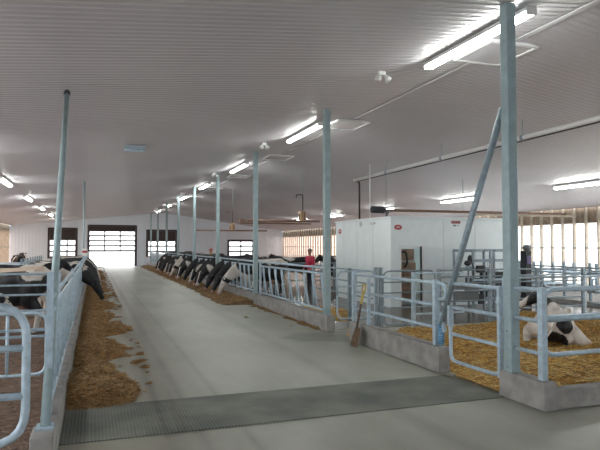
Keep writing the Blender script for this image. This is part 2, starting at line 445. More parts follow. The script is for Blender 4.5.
# ridge vent panels
for i in range(6):
    y = 7.75+5.95*i
    root = empty('vent_panel', (RX, y, RZ-.035), label='flat white-framed vent panel on the ceiling ridge, %s from the camera' % ORD[i].replace('nearest', 'first'), cat='vent', group='vent panels along the ridge')
    w, l = .46, .50
    b = MB()
    b.box(-w, w, -l, -l+.05, -.05, -.0); b.box(-w, w, l-.05, l, -.05, 0); b.box(-w, -w+.05, -l+.05, l-.05, -.05, 0); b.box(w-.05, w, -l+.05, l-.05, -.05, 0)
    b.build('frame', M['white'], root)
    b = MB(); b.box(-w+.05, w-.05, -l+.05, l-.05, -.035, -.012); b.build('panel', M['ceiling'], root)
b = MB(); b.box(.75, 1.27, 15.7, 16.42, zc(.75)-.03, zc(.75)-.012); b.box(.75, 1.27, 16.3, 16.42, zc(.75)-.07, zc(.75)-.03)
tag(b.build('ceiling_hatch', M['galv']), 'faint grey rectangular hatch strip on the ceiling left of centre', 'hatch')

# ------------------------------------------------------------------ support posts
PX = 4.97
for i in range(9):
    y = 5.95+6.1*i
    zb = .33 if i == 0 else .0
    lab = ['square galvanised support post closest to camera, standing on low concrete block',
           'square galvanised support post at the end of the right headlock rail'][i] if i < 2 else 'square galvanised support post in the right feed rail, %s from the camera' % ORD[i]
    root = empty('support_post', (PX, y, 0), label=lab, cat='post', group='support posts along the right feed rail')
    b = MB(); h = .07
    zb2 = .33 if i == 0 else .36
    b.prism([(-h, -h), (h, -h), (h, h), (-h, h)], 2, zb2, zc(PX)-.01); b.build('column', M['post'], root, bevel=.012)
    b = MB(); b.box(-.085, .085, -.085, .085, zb2, zb2+.015); b.build('base_plate', M['post'], root)
    for q in (.06, .5):
        b = MB(); b.tube([(-.082, 0, zb2+q), (-.068, 0, zb2+q)], .012, 6); b.build('bolt', M['galv_dark'], root)

# left leaning brace pole
root = empty('brace_pole', (-.37, 5.35, .36), label='slender round galvanised pole slanting to the ceiling from left block', cat='pole')
b = MB(); b.tube([(0, 0, 0), (-.067, 4.55, 4.0)], .04, 12); b.build('pole', M['post'], root)
b = MB(); b.tube([(-.0662, 4.50, 3.956), (-.0675, 4.57, 4.02)], .05, 12); b.build('cap', M['dark'], root)
b = MB(); b.box(-.07, .07, -.07, .1, 0, .02); b.build('foot_plate', M['galv'], root)

# right brace
root = empty('diagonal_brace', (PX, 7.52, .38), label='slanting galvanised brace from right curb end up to closest post', cat='brace')
b = MB(); b.tube([(0, 0, .30), (0, -.47, 1.3), (0, -1.46, 3.3)], .045, 12, rs=[.04, .045, .045]); b.build('tube', M['galv_dark'], root)
b = MB(); b.tube([(0, 0, 0), (0, 0, .34)], .032, 10); b.build('lower_sleeve', M['galv'], root)
b = MB(); pts = [(.042*math.cos(a*.5), .042*math.sin(a*.5), .03+a*.0027) for a in range(0, 110)]
b.tube(pts, .012, 6); b.build('coil', M['blue'], root)
b = MB(); b.obox((0, -.05, .36), (1, 0, 0), (0, .93, -.37), (0, .37, .93), .02, .03, .14); b.build('bracket', M['galv'], root)

# ------------------------------------------------------------------ curbs and blocks
def curb(name, x0, x1, y0, y1, h, label, cat='curb'):
    b = MB(); b.box(x0, x1, y0, y1, 0, h)
    return tag(b.build(name, M['block'], bevel=.015), label, cat)
curb('feed_curb', 4.87, 5.07, 11.8, 56.9, .355, 'long low concrete wall under the right headlock rail')
curb('concrete_curb', 4.87, 5.07, 7.43, 10.66, .385, 'pale concrete wall piece between passage and near gate, shovel against it')
curb('concrete_block', 4.87, 5.06, 5.30, 6.08, .33, 'short concrete block under the closest support post', 'block')
curb('bedding_curb', 5.062, 14.0, 5.31, 5.46, .235, 'low concrete curb running right from the near block, in front of straw')
curb('feed_curb', -.44, -.29, 5.75, 56.9, .36, 'long low concrete wall under the left headlock rail')
curb('concrete_block', -.47, -.29, 5.12, 5.45, .36, 'concrete block in the lower left corner under slanting pole', 'block')

# rubber mat
b = MB(); b.box(-.285, 4.875, 5.98, 7.26, .001, .014)
for xx in (1.5, 3.2): pass
mo = b.build('rubber_mat', M['mat']); tag(mo, 'dark grooved rubber mat laid across the concrete feed alley', 'mat')

# ------------------------------------------------------------------ headlocks
def headlock_panel(x, y0, n, side, label, group):
    """n neck openings of 0.61 m starting at y0"""
    L = n*.61
    root = empty('headlock_panel', (x, y0, 0), label=label, cat='headlock', group=group)
    for z, r in ((1.40, .026), (1.27, .03)):
        b = MB(); b.tube([(0, 0.02, z), (0, L-.02, z)], r, 8); b.build('top_rail', M['galv'], root)
    b = MB(); b.tube([(0, 0.02, .44), (0, L-.02, .44)], .03, 8); b.build('bottom_rail', M['galv'], root)
    for i in range(n):
        y = i*.61+.14
        b = MB(); b.tube(fillet([(0, y, .44), (0, y, 1.22), (0, y+.10, 1.22), (0, y+.10, 1.16)], .05, 4), .02, 7); b.build('stanchion', M['galv'], root)
        b = MB(); b.tube([(0.0, y+.10, 1.27), (0, y+.09, 1.12), (0, y-.28 if i else .05, .44)], .027, 7); b.build('locking_bar', M['galv'], root)
    for y in (0.03, L-.03):
        b = MB(); b.box(-.03, .03, y-.03, y+.03, .362, 1.45); b.build('end_post', M['galv'], root)
    return root
right_pan = []
for i in range(7):
    y0 = 12.07+6.1*i
    right_pan.append(headlock_panel(PX, y0+.04, 9, 1, 'galvanised headlock panel on the right curb, %s from the open passage' % ORD[i].replace('nearest', 'first'), 'headlock panels on the right curb'))
left_pan = []
for i in range(8):
    y0 = 5.85+6.1*i
    left_pan.append(headlock_panel(-.38, y0, 10, -1, 'galvanised headlock panel on the left curb, %s from the mat' % ORD[i].replace('nearest', 'first'), 'headlock panels on the left curb'))

# ------------------------------------------------------------------ pipe gates / fences
def gate(name, label, cat, loc, ang, L, z0, z1, rails, verts=(), r=.025, cr=.15, mat='galv', left=True, right=True, group=None, posts=(), postr=.04, posth=None):
    """gate in its own x-z plane, length L along local x"""
    root = empty(name, loc, ang, label=label, cat=cat, group=group)
    b = MB()
    if left and right:
        P = [(0, 0, (z0+z1)/2), (0, 0, z1), (L, 0, z1), (L, 0, z0), (0, 0, z0), (0, 0, (z0+z1)/2)]
        b.tube(fillet(P, cr), r, 8)
    elif right: b.tube(fillet([(0, 0, z1), (L, 0, z1), (L, 0, z0), (0, 0, z0)], cr), r, 8)
    elif left: b.tube(fillet([(L, 0, z1), (0, 0, z1), (0, 0, z0), (L, 0, z0)], cr), r, 8)
    if b.v: b.build('frame', M[mat], root)
    else: rails = list(rails)+[z0, z1]
    for z in rails:
        b = MB(); b.tube([(0, 0, z), (L, 0, z)], r*.85, 8); b.build('rail', M[mat], root)
    for x in verts:
        b = MB(); b.tube([(x, 0, z0), (x, 0, z1)], r*.85, 8); b.build('upright', M[mat], root)
    for x in posts:
        b = MB(); b.box(x-postr, x+postr, -postr, postr, 0, posth or z1+.03); b.build('post', M[mat], root)
    return root
H = PI/2
# near right gate across the mat
root = empty('pipe_gate', (PX, 6.14, 0), H, label='galvanised pipe gate closing the straw pen, hung beside closest post', cat='gate')
b = MB(); b.tube(fillet([(.03, 0, 1.37), (.03, 0, .22), (1.13, 0, .22), (1.13, 0, 1.02)], .14), .028, 8); b.build('frame', M['galv'], root)
b = MB(); b.box(.0, .055, -.03, .03, .2, 1.38); b.build('hinge_post', M['galv'], root)
for z, x1 in ((1.35, 1.15), (1.0, 1.13), (.61, 1.13)):
    b = MB(); b.tube([(.03, 0, z), (x1, 0, z)], .026, 8); b.build('rail', M['galv'], root)
b = MB(); b.box(1.105, 1.16, -.035, .035, .72, 1.02); b.build('latch', M['galv'], root)

# fence on the pale curb (local x runs toward the far end)
root = empty('pipe_fence', (PX, 7.62, .38), H, label='three-rail galvanised fence standing on the pale concrete wall piece', cat='fence')
for x in (.03, 2.98):
    b = MB(); b.box(x-.04, x+.04, -.04, .04, 0, 1.0); b.build('post', M['galv'], root)
for z in (.95, .61, .27):
    b = MB()
    if z > .9: b.tube(fillet([(2.98, 0, z), (-.05, 0, z), (-.22, 0, z-.02), (-.24, 0, z-.22), (-.05, 0, z-.24)], .1), .026, 8)
    else: b.tube([(2.98, 0, z), (-.02, 0, z)], .026, 8)
    b.build('rail', M['galv'], root)
b = MB(); b.box(2.3, 2.36, -.03, .03, 0, .9); b.build('upright', M['galv'], root)

# near right block fence
root = empty('pipe_fence', (PX, 5.42, .33), H, label='short rail section between closest post and the block end', cat='fence')
b = MB(); b.box(-.038, .038, -.038, .038, 0, 1.08); b.build('post', M['galv'], root)
for z in (1.05, .68, .30):
    b = MB(); b.tube([(.0, 0, z), (.47, 0, z)], .026, 8); b.build('rail', M['galv'], root)
# gate running right from there
root = empty('pipe_gate', (5.10, 5.56, 0), 0, label='wide rounded pipe gate across the straw in front of lying cow', cat='gate')
b = MB(); b.tube(fillet([(4.6, 0, 1.37), (0.02, 0, 1.37), (0.02, 0, .58), (4.6, 0, .62)], .16), .03, 8); b.build('frame', M['galv'], root)
b = MB(); b.tube([(.02, 0, 1.02), (4.6, 0, 1.03)], .042, 8); b.build('rail', M['galv'], root)
b = MB(); b.box(4.55, 4.65, -.05, .05, .0, 1.45); b.build('post', M['galv'], root)

# cross fence between passage and milking room (X direction, Y=12)
gate('pipe_gate', 'rounded pipe gate across the passage behind the shovel', 'gate', (5.20, 12.0, 0), 0, .95, .25, 1.32, (.98,), r=.022, cr=.16)
root = empty('gate_post', (6.24, 12.0, 0), label='pair of upright posts between the two passage gates', cat='post')
for s in (-.06, .06):
    b = MB(); b.box(s-.035, s+.035, -.035, .035, 0, 1.40); b.build('post', M['galv_dark'], root)
gate('pipe_gate', 'long pipe gate with rounded lower corner right of the passage posts', 'gate', (6.36, 12.0, 0), 0, 1.42, .05, 1.31, (1.05, .80, .45), (), r=.022, cr=.2, mat='galv_dark')
gate('pipe_fence', 'pipe fence right of the passage gates, in front of milking room door', 'fence', (7.95, 12.1, 0), 0, 4.6, .30, 1.30, (1.14, .98, .78, .54), (), r=.022, mat='galv_dark', left=False, right=False, posts=(0, 1.5, 3.0, 4.55))
gate('pipe_fence', 'far pipe fence running toward the bright right wall', 'fence', (12.75, 12.2, 0), 0, 2.2, .30, 1.28, (1.15, .62), (), r=.022, mat='galv_dark', left=False, right=False, posts=(1.1, 2.15))
gate('pipe_gate', 'single post with pipe rails standing beyond the fenced curb', 'fence', (6.55, 10.95, 0), 0, 1.3, .42, 1.30, (.9,), (), r=.024, mat='galv', left=False, right=False, posts=(0,), postr=.035)
root = gate('pipe_fence', 'pipe fence running back from passage posts along the pen', 'fence', (6.2, 12.2, 0), H, 4.0, .35, 1.30, (1.0, .66), (), r=.022, mat='galv_dark', left=False, right=False, posts=(1.3, 3.9))

# left side gates
gate('pipe_gate', 'large rounded pipe gate cut by left picture edge, nearest camera', 'gate', (-2.6, 5.12, 0), 0, 2.10, .33, 1.42, (1.08, .70), (), r=.034, cr=.26)
root = empty('gate_post', (-.375, 5.80, 0), label='flat steel post behind the slanting pole at the left rail end', cat='post')
b = MB(); b.box(-.028, .028, -.028, .028, .362, 1.66); b.build('post', M['galv'], root)
gate('pipe_gate', 'pipe gate in the left pen, second behind the rounded one', 'gate', (-3.9, 8.0, 0), 0, 3.35, .28, 1.05, (.84, .76), (2.9,), r=.024, cr=.14)
gate('pipe_fence', 'wide pipe fence in front of the black cow in left pen', 'fence', (-5.5, 11.3, 0), 0, 4.95, .75, 1.40, (1.20, 1.03), (), r=.022, left=False, right=False, posts=(0, 2.5, 4.9))

# ------------------------------------------------------------------ shovel
root = empty('shovel', (4.83, 9.92, 0), label='muddy square-mouth shovel with yellow grip leaning on the pale curb', cat='shovel')
a = Vector((-.12, .04, .30)); t = Vector((.0, -.02, 1.02))
b = MB(); b.tube([a, t], .02, 8); b.build('shaft', M['shaft'], root)
b = MB(); d = (t-a).normalized()
b.tube([t-d*.22, t+d*.01], .026, 8); b.tube(fillet([t, t+d*.04+Vector((0, .07, 0)), t+d*.15+Vector((0, .06, 0)), t+d*.15-Vector((0, .06, 0)), t+d*.04-Vector((0, .07, 0)), t], .03), .016, 8)
b.build('grip', M['handle_yellow'], root)
b = MB(); c = a; vs = []
rows = 7; cols = 7
for j in range(rows):
    v = j/(rows-1); z = .36-.35*v
    wdt = .10+.05*min(1, v*2.2)
    for i in range(cols):
        u = i/(cols-1)*2-1
        vs.append((-.10-.10*v+.035*(1-u*u)*-1+.02, .04+u*wdt, z))
vs2 = [(x+.008, y, z) for x, y, z in vs]; fs = []
n = len(vs)
for j in range(rows-1):
    for i in range(cols-1):
        q = (j*cols+i, j*cols+i+1, (j+1)*cols+i+1, (j+1)*cols+i); fs += [q, tuple(n+k for k in reversed(q))]
edge = [i for i in range(cols)]+[j*cols+cols-1 for j in range(1, rows)]+[(rows-1)*cols+i for i in range(cols-2, -1, -1)]+[j*cols for j in range(rows-2, 0, -1)]
for p, q in zip(edge, edge[1:]+edge[:1]): fs.append((p, q, q+n, p+n))
b.add(vs+vs2, fs, 0, False); b.build('blade', M['blade'], root)

# ------------------------------------------------------------------ straw and feed
def litter(name, mats, x0, x1, y0, y1, hfun, step, strands, slen, label, cat, edge=None, sw=.004, lift=.0):
    b = MB(); nx = max(2, int((x1-x0)/step)); ny = max(2, int((y1-y0)/step)); idx = {}; vs = []
    hs = {}
    for j in range(ny+1):
        for i in range(nx+1):
            x = x0+(x1-x0)*i/nx; y = y0+(y1-y0)*j/ny
            h = hfun(x, y); hs[(i, j)] = h
            idx[(i, j)] = len(vs); vs.append((x, y, max(-.02, h)))
    fs = []
    for j in range(ny):
        for i in range(nx):
            q = [(i, j), (i+1, j), (i+1, j+1), (i, j+1)]
            if max(hs[k] for k in q) > 0: fs.append(tuple(idx[k] for k in q))
    b.add(vs, fs, 0, True)
    sv = []; sf = []; k = 0; tries = 0
    while k < strands and tries < strands*12:
        tries += 1
        x = random.uniform(x0, x1)
        # favour near rows
        y = y0+(y1-y0)*random.random()**1.5
        h = hfun(x, y)
        if h <= .004: continue
        a = random.uniform(0, PI); l = random.uniform(.5, 1.3)*slen; tz = random.gauss(0, .35)
        d = Vector((math.cos(a), math.sin(a), tz*.5)).normalized()*l/2; w = Vector((-math.sin(a), math.cos(a), 0))*sw
        c0 = Vector((x, y, h+lift+abs(d.z)*.7+.004)); o = len(sv)
        up = Vector((0, 0, sw))
        sv += [c0-d-w, c0-d+w, c0+d+w, c0+d-w, c0-d+up, c0+d+up]
        sf += [(o, o+4, o+5, o+3), (o+4, o+1, o+2, o+5)]; k += 1
    b.add(sv, sf, 1, False)
    o = b.build(name, mats); return tag(o, label, cat, kind='stuff')

def nz(x, y, s, o=0): return noise.noise(Vector((x*s+o, y*s-o, o*.37)))
def left_feed(x, y):
    # heaps centred along the strip
    base = .10*max(0, 1-abs(x+.10)/.34)*(1 if y < 56 else 0)
    h = base
    for cx, cy, rx, ry, hh in ((.0, 7.95, .60, 1.0, .27), (.05, 9.5, .30, .7, .10), (.0, 11.1, .60, 1.2, .17), (.1, 13.8, .72, 1.2, .17), (-.05, 16.3, .6, 1.4, .14), (.05, 19.3, .62, 1.6, .13), (0, 22.6, .6, 1.6, .12), (0.1, 26, .6, 1.6, .12), (0, 30, .65, 2, .12), (0, 36, .7, 3, .12), (0, 44, .7, 4, .12)):
        d = ((x-cx)/rx)**2+((y-cy)/ry)**2
        if d < 1: h = max(h, hh*(1-d)**.8)
    e = min(1, (y-7.15)/.25)
    return (h+.06*nz(x, y, 3)+.05*nz(x, y, 7, 3)+.02*nz(x, y, 14, 3)-.022)*max(0, e) if y > 7.15 else -.02
litter('feed_heap', [M['feed'], M['feed_st']], -.275, .85, 7.15, 56, left_feed, .06, 26000, .085, 'golden brown chopped feed heaped along the left headlock rail', 'feed')
def right_feed(x, y):
    w = 1.0-.12*min(1, max(0, (y-20)/4)) if y > 18.2 else .12
    h = (.16 if y > 18 else .05)*max(0, 1-((4.86-x)/w)**2)
    return h+.04*nz(x, y, 2.2, 5)+.025*nz(x, y, 8, 3)-.022
litter('feed_heap', [M['feed_far'], M['feed_st']], 3.75, 4.865, 12.2, 55, right_feed, .09, 14000, .09, 'darker eaten-down feed along the right headlock rail under the cows', 'feed', sw=.005)
def right_straw(x, y):
    h = .06
    for cx, cy, rx, ry, hh in ((9.3, 10.2, 1.5, .9, .32), (7.0, 9.3, 1.4, 1.2, .14), (6.3, 6.6, 1.2, 1, .10), (8.3, 7.0, 1.5, 1.0, .12), (11.5, 9.5, 1.6, 1.4, .22)):
        d = ((x-cx)/rx)**2+((y-cy)/ry)**2
        if d < 1: h = max(h, .05+hh*(1-d))
    edge = 11.3+.35*nz(x, 0, .9, 4)
    if y > edge: return -.02
    if x < 5.12 and (y < 6.1 or y > 7.2): return -.02
    if x < 5.3+.12*nz(y, 0, 2) and 6.1 < y < 7.2: return max(.0, (x-4.95))*.2+.012+.012*nz(x, y, 8, 1)-.004
    return h+.10*nz(x, y, 1.7, 2)+.06*nz(x, y, 5, 6)+.035*nz(x, y, 10, 1)+.02
litter('straw_bedding', [M['straw'], M['straw_st']], 4.98, 14.5, 5.34, 12.0, right_straw, .08, 42000, .10, 'deep golden straw bedding in the right-hand pen around lying cow', 'straw', sw=.0045)
def far_straw(x, y):
    d = ((x-6.1)/1.0)**2+((y-15.2)/1.9)**2
    return (.12*(1-d) if d < 1 else -.02)+.03*nz(x, y, 3, 4)-.01 if d < 1 else -.02
litter('straw_patch', [M['straw'], M['straw_st']], 5.1, 7.1, 13.2, 17.2, far_straw, .1, 2500, .1, 'small patch of straw beyond the passage gate, left of milking room', 'straw')
def left_muck(x, y): return .03+.03*nz(x, y, 1.3, 2)+.02*nz(x, y, 6, 1)
litter('pen_litter', [M['muck'], M['muck_st']], -7.0, -.49, 3.0, 40, left_muck, .14, 26000, .10, 'trodden reddish-brown litter covering the left pen floor', 'litter', sw=.005)
# wet scraped alley on the right
b = MB(); b.box(5.09, 18.45, 12.0, 56.8, .001, .008)
tag(b.build('trim_20', M['wet']), kind='structure')

# ------------------------------------------------------------------ milking room
RXA, RXB, RYA, RYB, RT = 8.6, 12.9, 15.7, 19.95, 2.77
root = empty('milking_room', (RXA, RYA, 0), label='white insulated milking room box with open doorway and red oval logos', cat='room')
wd, dp = RXB-RXA, RYB-RYA
dx0, dx1, dz1 = .36, 1.10, 1.88
b = MB(); b.box(0, dx0, 0, .1, 0, RT); b.box(dx1, wd, 0, .1, 0, RT); b.box(dx0, dx1, 0, .1, dz1, RT); b.build('front_wall', M['panel_white'], root)
b = MB(); b.box(0, .1, .1, dp, 0, RT)
b.build('side_wall', M['panel_white'], root)
b = MB(); b.box(wd-.1, wd, .1, dp, 0, RT); b.build('side_wall', M['panel_white'], root)
b = MB(); b.box(.1, wd-.1, dp-.1, dp, 0, RT); b.build('back_wall', M['panel_white'], root)
b = MB(); b.box(-.04, wd+.04, -.04, dp+.04, RT, RT+.05); b.build('roof', M['panel_white'], root)
b = MB()
for x in (1.9, 3.1): b.box(x-.006, x+.006, -.006, 0, .0, RT)
for y in (1.2, 2.4, 3.5): b.box(-.006, 0, y-.006, y+.006, 0, RT)
b.build('panel_joint', M['grey_pipe'], root)
b = MB(); b.box(dx0-.05, dx0, -.02, .1, 0, dz1+.05); b.box(dx1, dx1+.05, -.02, .1, 0, dz1+.05); b.box(dx0, dx1, -.02, .1, dz1, dz1+.05); b.build('door_frame', M['white_steel'], root)
def text_obj(s, size, mat, parent, loc, rot, name, ext=.004):
    cu = bpy.data.curves.new(name, 'FONT'); cu.body = s; cu.size = size; cu.align_x = 'CENTER'; cu.align_y = 'CENTER'; cu.extrude = ext; cu.offset = size*.02
    o = bpy.data.objects.new(name, cu); C.objects.link(o)
    dg = bpy.context.evaluated_depsgraph_get(); me = bpy.data.meshes.new_from_object(o.evaluated_get(dg)); me.name = name
    bpy.data.objects.remove(o); bpy.data.curves.remove(cu)
    me.materials.clear(); me.materials.append(mat)
    q = bpy.data.objects.new(name, me); C.objects.link(q); q.parent = parent; q.location = loc; q.rotation_euler = rot
    return q
def oval(parent, loc, rz, w, h, ring=True):
    b = MB(); n = 28
    vs = [(w*math.cos(2*PI*i/n), 0, h*math.sin(2*PI*i/n)) for i in range(n)]
    vs2 = [(x, -.012, z) for x, y, z in vs]
    b.add(vs+vs2, [tuple(range(n)), tuple(range(2*n-1, n-1, -1))]+[(i, (i+1) % n, (i+1) % n+n, i+n) for i in range(n)])
    o = b.build('logo_sign', M['red'], parent, loc, rz)
    tag(o)
    b = MB(); b.tube([(w*.9*math.cos(2*PI*i/n), -.012, h*.86*math.sin(2*PI*i/n)) for i in range(n)], .0035, 5, closed=True); b.build('logo_ring', M['white'], o)
    text_obj('LELY', h*.72, M['white'], o, (0, -.014, 0), (H, 0, 0), 'lettering')
oval(root, (.26, -.0, RT-.29), 0, .14, .085)
oval(root, (-.0, dp-.38, RT-.33), -H, .135, .095)
# red word mark: short strokes suggesting a word, unreadable at this distance in the photograph
b = MB()
x = 2.2
for w in (.055, .05, .055, .05, .055, .045):
    b.box(x, x+.014, -.01, 0, RT-.15, RT-.06); b.box(x, x+w*.8, -.01, 0, RT-.078, RT-.06); b.box(x, x+w*.8, -.01, 0, RT-.15, RT-.135); b.box(x+w*.8-.012, x+w*.8, -.01, 0, RT-.135, RT-.078); x += w+.006
b.build('word_mark', M['red'], root)
b = MB(); b.box(2.27, 2.36, -.008, 0, RT-.24, RT-.19); b.box(2.39, 2.5, -.008, 0, RT-.225, RT-.21); b.build('small_print', M['frame_grey'], root)
b = MB(); b.box(-.05, 0, 1.02, 1.34, RT-.16, RT-.10); b.box(-.05, 0, 2.0, 2.1, RT-.2, RT-.05); b.build('cable_box', M['grey_pipe'], root)
# inside the doorway
root = empty('milk_machine', (9.35, 16.55, 0), label='brown machine housing with black hose, seen through milking room doorway', cat='machine')
b = MB(); b.box(-.55, .65, 0, .5, .12, 1.35); b.box(-.55, .65, .1, .5, 1.42, 1.8); b.build('housing', M['brown_mach'], root, bevel=.02)
b = MB(); b.box(-.5, .6, -.03, .1, 1.36, 1.41); b.box(-.5, .6, -.03, .1, .85, .9); b.build('shelf', M['wood'], root)
b = MB(); b.tube(fillet([(.02, -.08, 1.7), (.22, -.1, 1.72), (.28, -.1, 1.35), (.16, -.1, 1.2)], .15), .03, 8); b.build('hose', M['dark'], root)
b = MB(); b.box(-.45, -.2, -.12, -.01, .5, 1.15); b.build('control_box', M['dark'], root, bevel=.01)
for x in (-.5, .6):
    b = MB(); b.box(x-.04, x+.04, .02, .1, 0, .12); b.build('leg', M['galv_dark'], root)

light = empty('strip_light', (10.6, 17.9, RT-.1), label='unseen short strip light added inside the milking room to brighten it', cat='light')  # unseen lamp, added so the interior reads brighter through the doorway
b = MB(); b.box(-.6, .6, -.05, .05, .04, .1); b.build('housing', M['white_steel'], light)
b = MB(); b.box(-.58, .58, -.045, .045, 0, .038); b.build('diffuser', M['tube'], light)
# milking robot stall
root = empty('milking_stall', (10.5, 14.2, 0), label='tall grey pipe-framed milking stall in front of the white room', cat='stall')
b = MB()
for x in (0.0, .5, .95, 1.75):
    b = MB(); b.box(x-.035, x+.035, -.03, .03, 0, 1.79); b.build('upright', M['galv_dark'], root)
for x in (0.0, 1.75):
    b = MB(); b.box(x-.035, x+.035, .92, .98, 0, 1.79); b.build('upright', M['galv_dark'], root)
for z, t in ((1.77, .04), (1.47, .04), (1.2, .03), (.9, .03), (.6, .03), (.35, .03)):
    b = MB(); b.box(0, 1.75, -.03, .03, z-t, z+t); b.build('rail', M['galv'] if z < 1.3 else M['galv_dark'], root)
for z in (1.77, 1.2):
    b = MB(); b.box(0, 1.75, .92, .98, z-.03, z+.03); b.build('rail', M['galv_dark'], root)
b = MB(); b.box(1.72, 1.78, .03, .92, 1.72, 1.79); b.box(-.03, .03, .03, .92, 1.72, 1.79); b.build('side_rail', M['galv_dark'], root)
b = MB(); b.box(.95, 1.65, .1, .7, .35, 1.12); b.build('arm_housing', M['dark'], root, bevel=.03)
b = MB(); b.box(.08, .42, -.14, -.04, 1.12, 1.33); b.build('control_panel', M['dark'], root, bevel=.02)
b = MB(); b.ball((-.22, -.1, 1.52), .1, .07, .12); b.tube([(-.2, -.1, 1.5), (-.05, -.06, 1.3), (-.02, -.03, 1.0)], .02, 6); b.build('feed_cup', M['dark'], root)
b = MB(); b.box(.1, .45, .05, .5, .55, .95); b.box(.15, .4, -.1, -.035, .2, .5); b.build('pump_box', M['dark'], root, bevel=.02)
b = MB()
for x in (.6, .7, .8): b.tube([(x, -.05, .3), (x+.05, -.07, .9), (x+.02, -.05, 1.4)], .018, 6)
b.build('milk_hose', M['grey_pipe'], root)
root.scale = (.78, 1, 1)
# second robot cabinet near the post on right
root = empty('robot_column', (12.6, 14.4, 0), label='dark upright machine column just right of closest post', cat='machine')
b = MB(); b.box(-.12, .12, -.12, .12, 0, 1.75); b.build('column', M['dark'], root, bevel=.02)
b = MB(); b.ball((.04, -.02, 1.84), .15, .1, .11); b.build('head', M['frame_grey'], root)
b = MB(); b.box(-.08, .08, -.15, -.12, 1.35, 1.6); b.box(-.06, .06, -.15, -.12, .9, 1.05); b.build('purple_panel', simple('violet panel', (.10, .08, .22), .4), root)

# small machine left of the robot
root = empty('feed_station', (9.9, 13.6, 0), label='low dark pipework station between doorway and milking stall', cat='machine')
b = MB(); b.tube([(0, 0, 0), (0, 0, 1.25)], .03, 8); b.tube(fillet([(-.35, 0, 1.1), (-.1, 0, 1.3), (0.1, 0, 1.32)], .1), .03, 8); b.build('stand', M['galv_dark'], root)
b = MB(); b.ball((-.02, 0, 1.42), .11, .08, .08); b.build('cup', M['dark'], root)
b = MB(); b.box(-.3, .28, -.1, .2, .35, .85); b.build('trough', M['frame_grey'], root, bevel=.02)

# ------------------------------------------------------------------ free stalls on the right
def divider():
    root = empty('stall_divider', (15.0, 13.2, 0), cat='stall divider')
    b = MB(); b.tube(fillet([(2.6, 0, .95), (.45, 0, .95), (.05, 0, .85), (0, 0, .68), (.08, 0, .48), (.5, 0, .42), (1.5, 0, .48), (2.6, 0, .42)], .22), .032, 8); b.build('loop', M['galv'], root)
    b = MB(); b.box(-.10, -.03, -.035, .035, 0, 1.36); b.build('post', M['galv_dark'], root)
    b = MB(); b.box(2.45, 2.55, -.04, .04, 0, 1.25); b.build('rear_post', M['galv_dark'], root)
    return root
d0 = divider()
for i in range(11):
    d = d0 if i == 0 else copy_tree(d0)
    d.location = (15.0, 13.1+1.07*i, 0)
    d['label'] = 'curved galvanised stall divider before the bright right wall, %s from the right edge' % (ORD[i].replace('nearest', 'first'))
    d['group'] = 'stall dividers along the right wall'
for z, x, lab in ((1.20, 14.94, 'thin top rail crossing the right stall posts'), (.995, 14.90, 'middle rail crossing the right stall posts'), (1.02, 16.6, 'neck rail over the rear of right stalls')):
    b = MB(); b.tube([(x, 12.6, z), (x, 24.6, z)], .028, 8); tag(b.build('stall_rail', M['galv_dark']), lab, 'rail')
b = MB(); b.box(14.7, 18.45, 12.5, 24.9, 0, .14); tag(b.build('stall_platform', M['block']), 'raised concrete platform under the right-hand stalls', 'platform')
b = MB(); b.box(18.0, 18.3, 12.6, 25, .141, .4); tag(b.build('brisket_board', M['wood_dark']), 'brown board along the foot of the right wall behind stalls', 'board')
# front lower fence seen at right behind the cow
gate('pipe_fence', 'pipe fence just behind the lying cow at right', 'fence', (8.9, 10.9, 0), 0, 5.0, .85, 1.16, (), (), r=.035, mat='galv', left=False, right=False, posts=(0, 2.4, 4.9), postr=.03)

# left stalls (far)
dl = None
for i in range(9):
    d = copy_tree(d0); d.location = (-2.9, 26.5+1.2*i, 0); d.rotation_euler.z = PI
    d['label'] = 'curved stall divider in the left pen behind the cows, %s from the front' % (ORD[i].replace('nearest', 'first'))
    d['group'] = 'stall dividers in the left pen'
for z in (1.20, .98):
    b = MB(); b.tube([(-2.84, 26, z), (-2.84, 37, z)], .03, 8); tag(b.build('stall_rail', M['galv']), '%s rail along the left stall posts' % ('upper' if z > 1 else 'lower'), 'rail')

# mid-row stall rails behind the right headlocks
for i, y in enumerate((22.0, 30.0, 38.0)):
    gate('pipe_fence', 'pipe fence across the right cow pen, %s beyond the headlocks' % ORD[i].replace('nearest', 'first'), 'fence', (6.8, y, 0), 0, 10.5, .5, 1.2, (.85,), (), r=.025, mat='galv_dark', left=False, right=False, posts=(0, 2.6, 5.2, 7.8, 10.4))

# ------------------------------------------------------------------ overhead pipes
root = empty('overhead_pipe', (9.06, 0, 0), label='long grey pipe hung under the ceiling, sloping away on the right', cat='pipe')
ZP = 4.34
b = MB(); b.tube([(0, 1.0, ZP), (0, 19.3, ZP)], .055, 10); b.build('pipe', M['grey_pipe'], root)
for y in (4.0, 7.2, 10.4, 13.6, 16.8):
    b = MB(); b.tube([(0, y-.04, ZP), (0, y+.04, ZP)], .066, 10); b.tube([(0, y, ZP+.05), (0, y, zc(9.06))], .008, 6); b.build('hanger', M['galv_dark'], root)
b = MB(); b.tube([(0.09, 1.0, ZP-.05), (0.09, 19.3, ZP-.05)], .018, 6); b.build('underside_shade', M['dark'], root)  # dark tube put in as the shaded underside of the pipe
b = MB(); b.tube(fillet([(0, 19.3, ZP-.02), (.24, 19.35, ZP-.04), (.24, 19.35, ZP-.3), (.24, 19.35, RT+.05)], .1), .035, 8); b.build('down_pipe', M['dark_brown'], root)
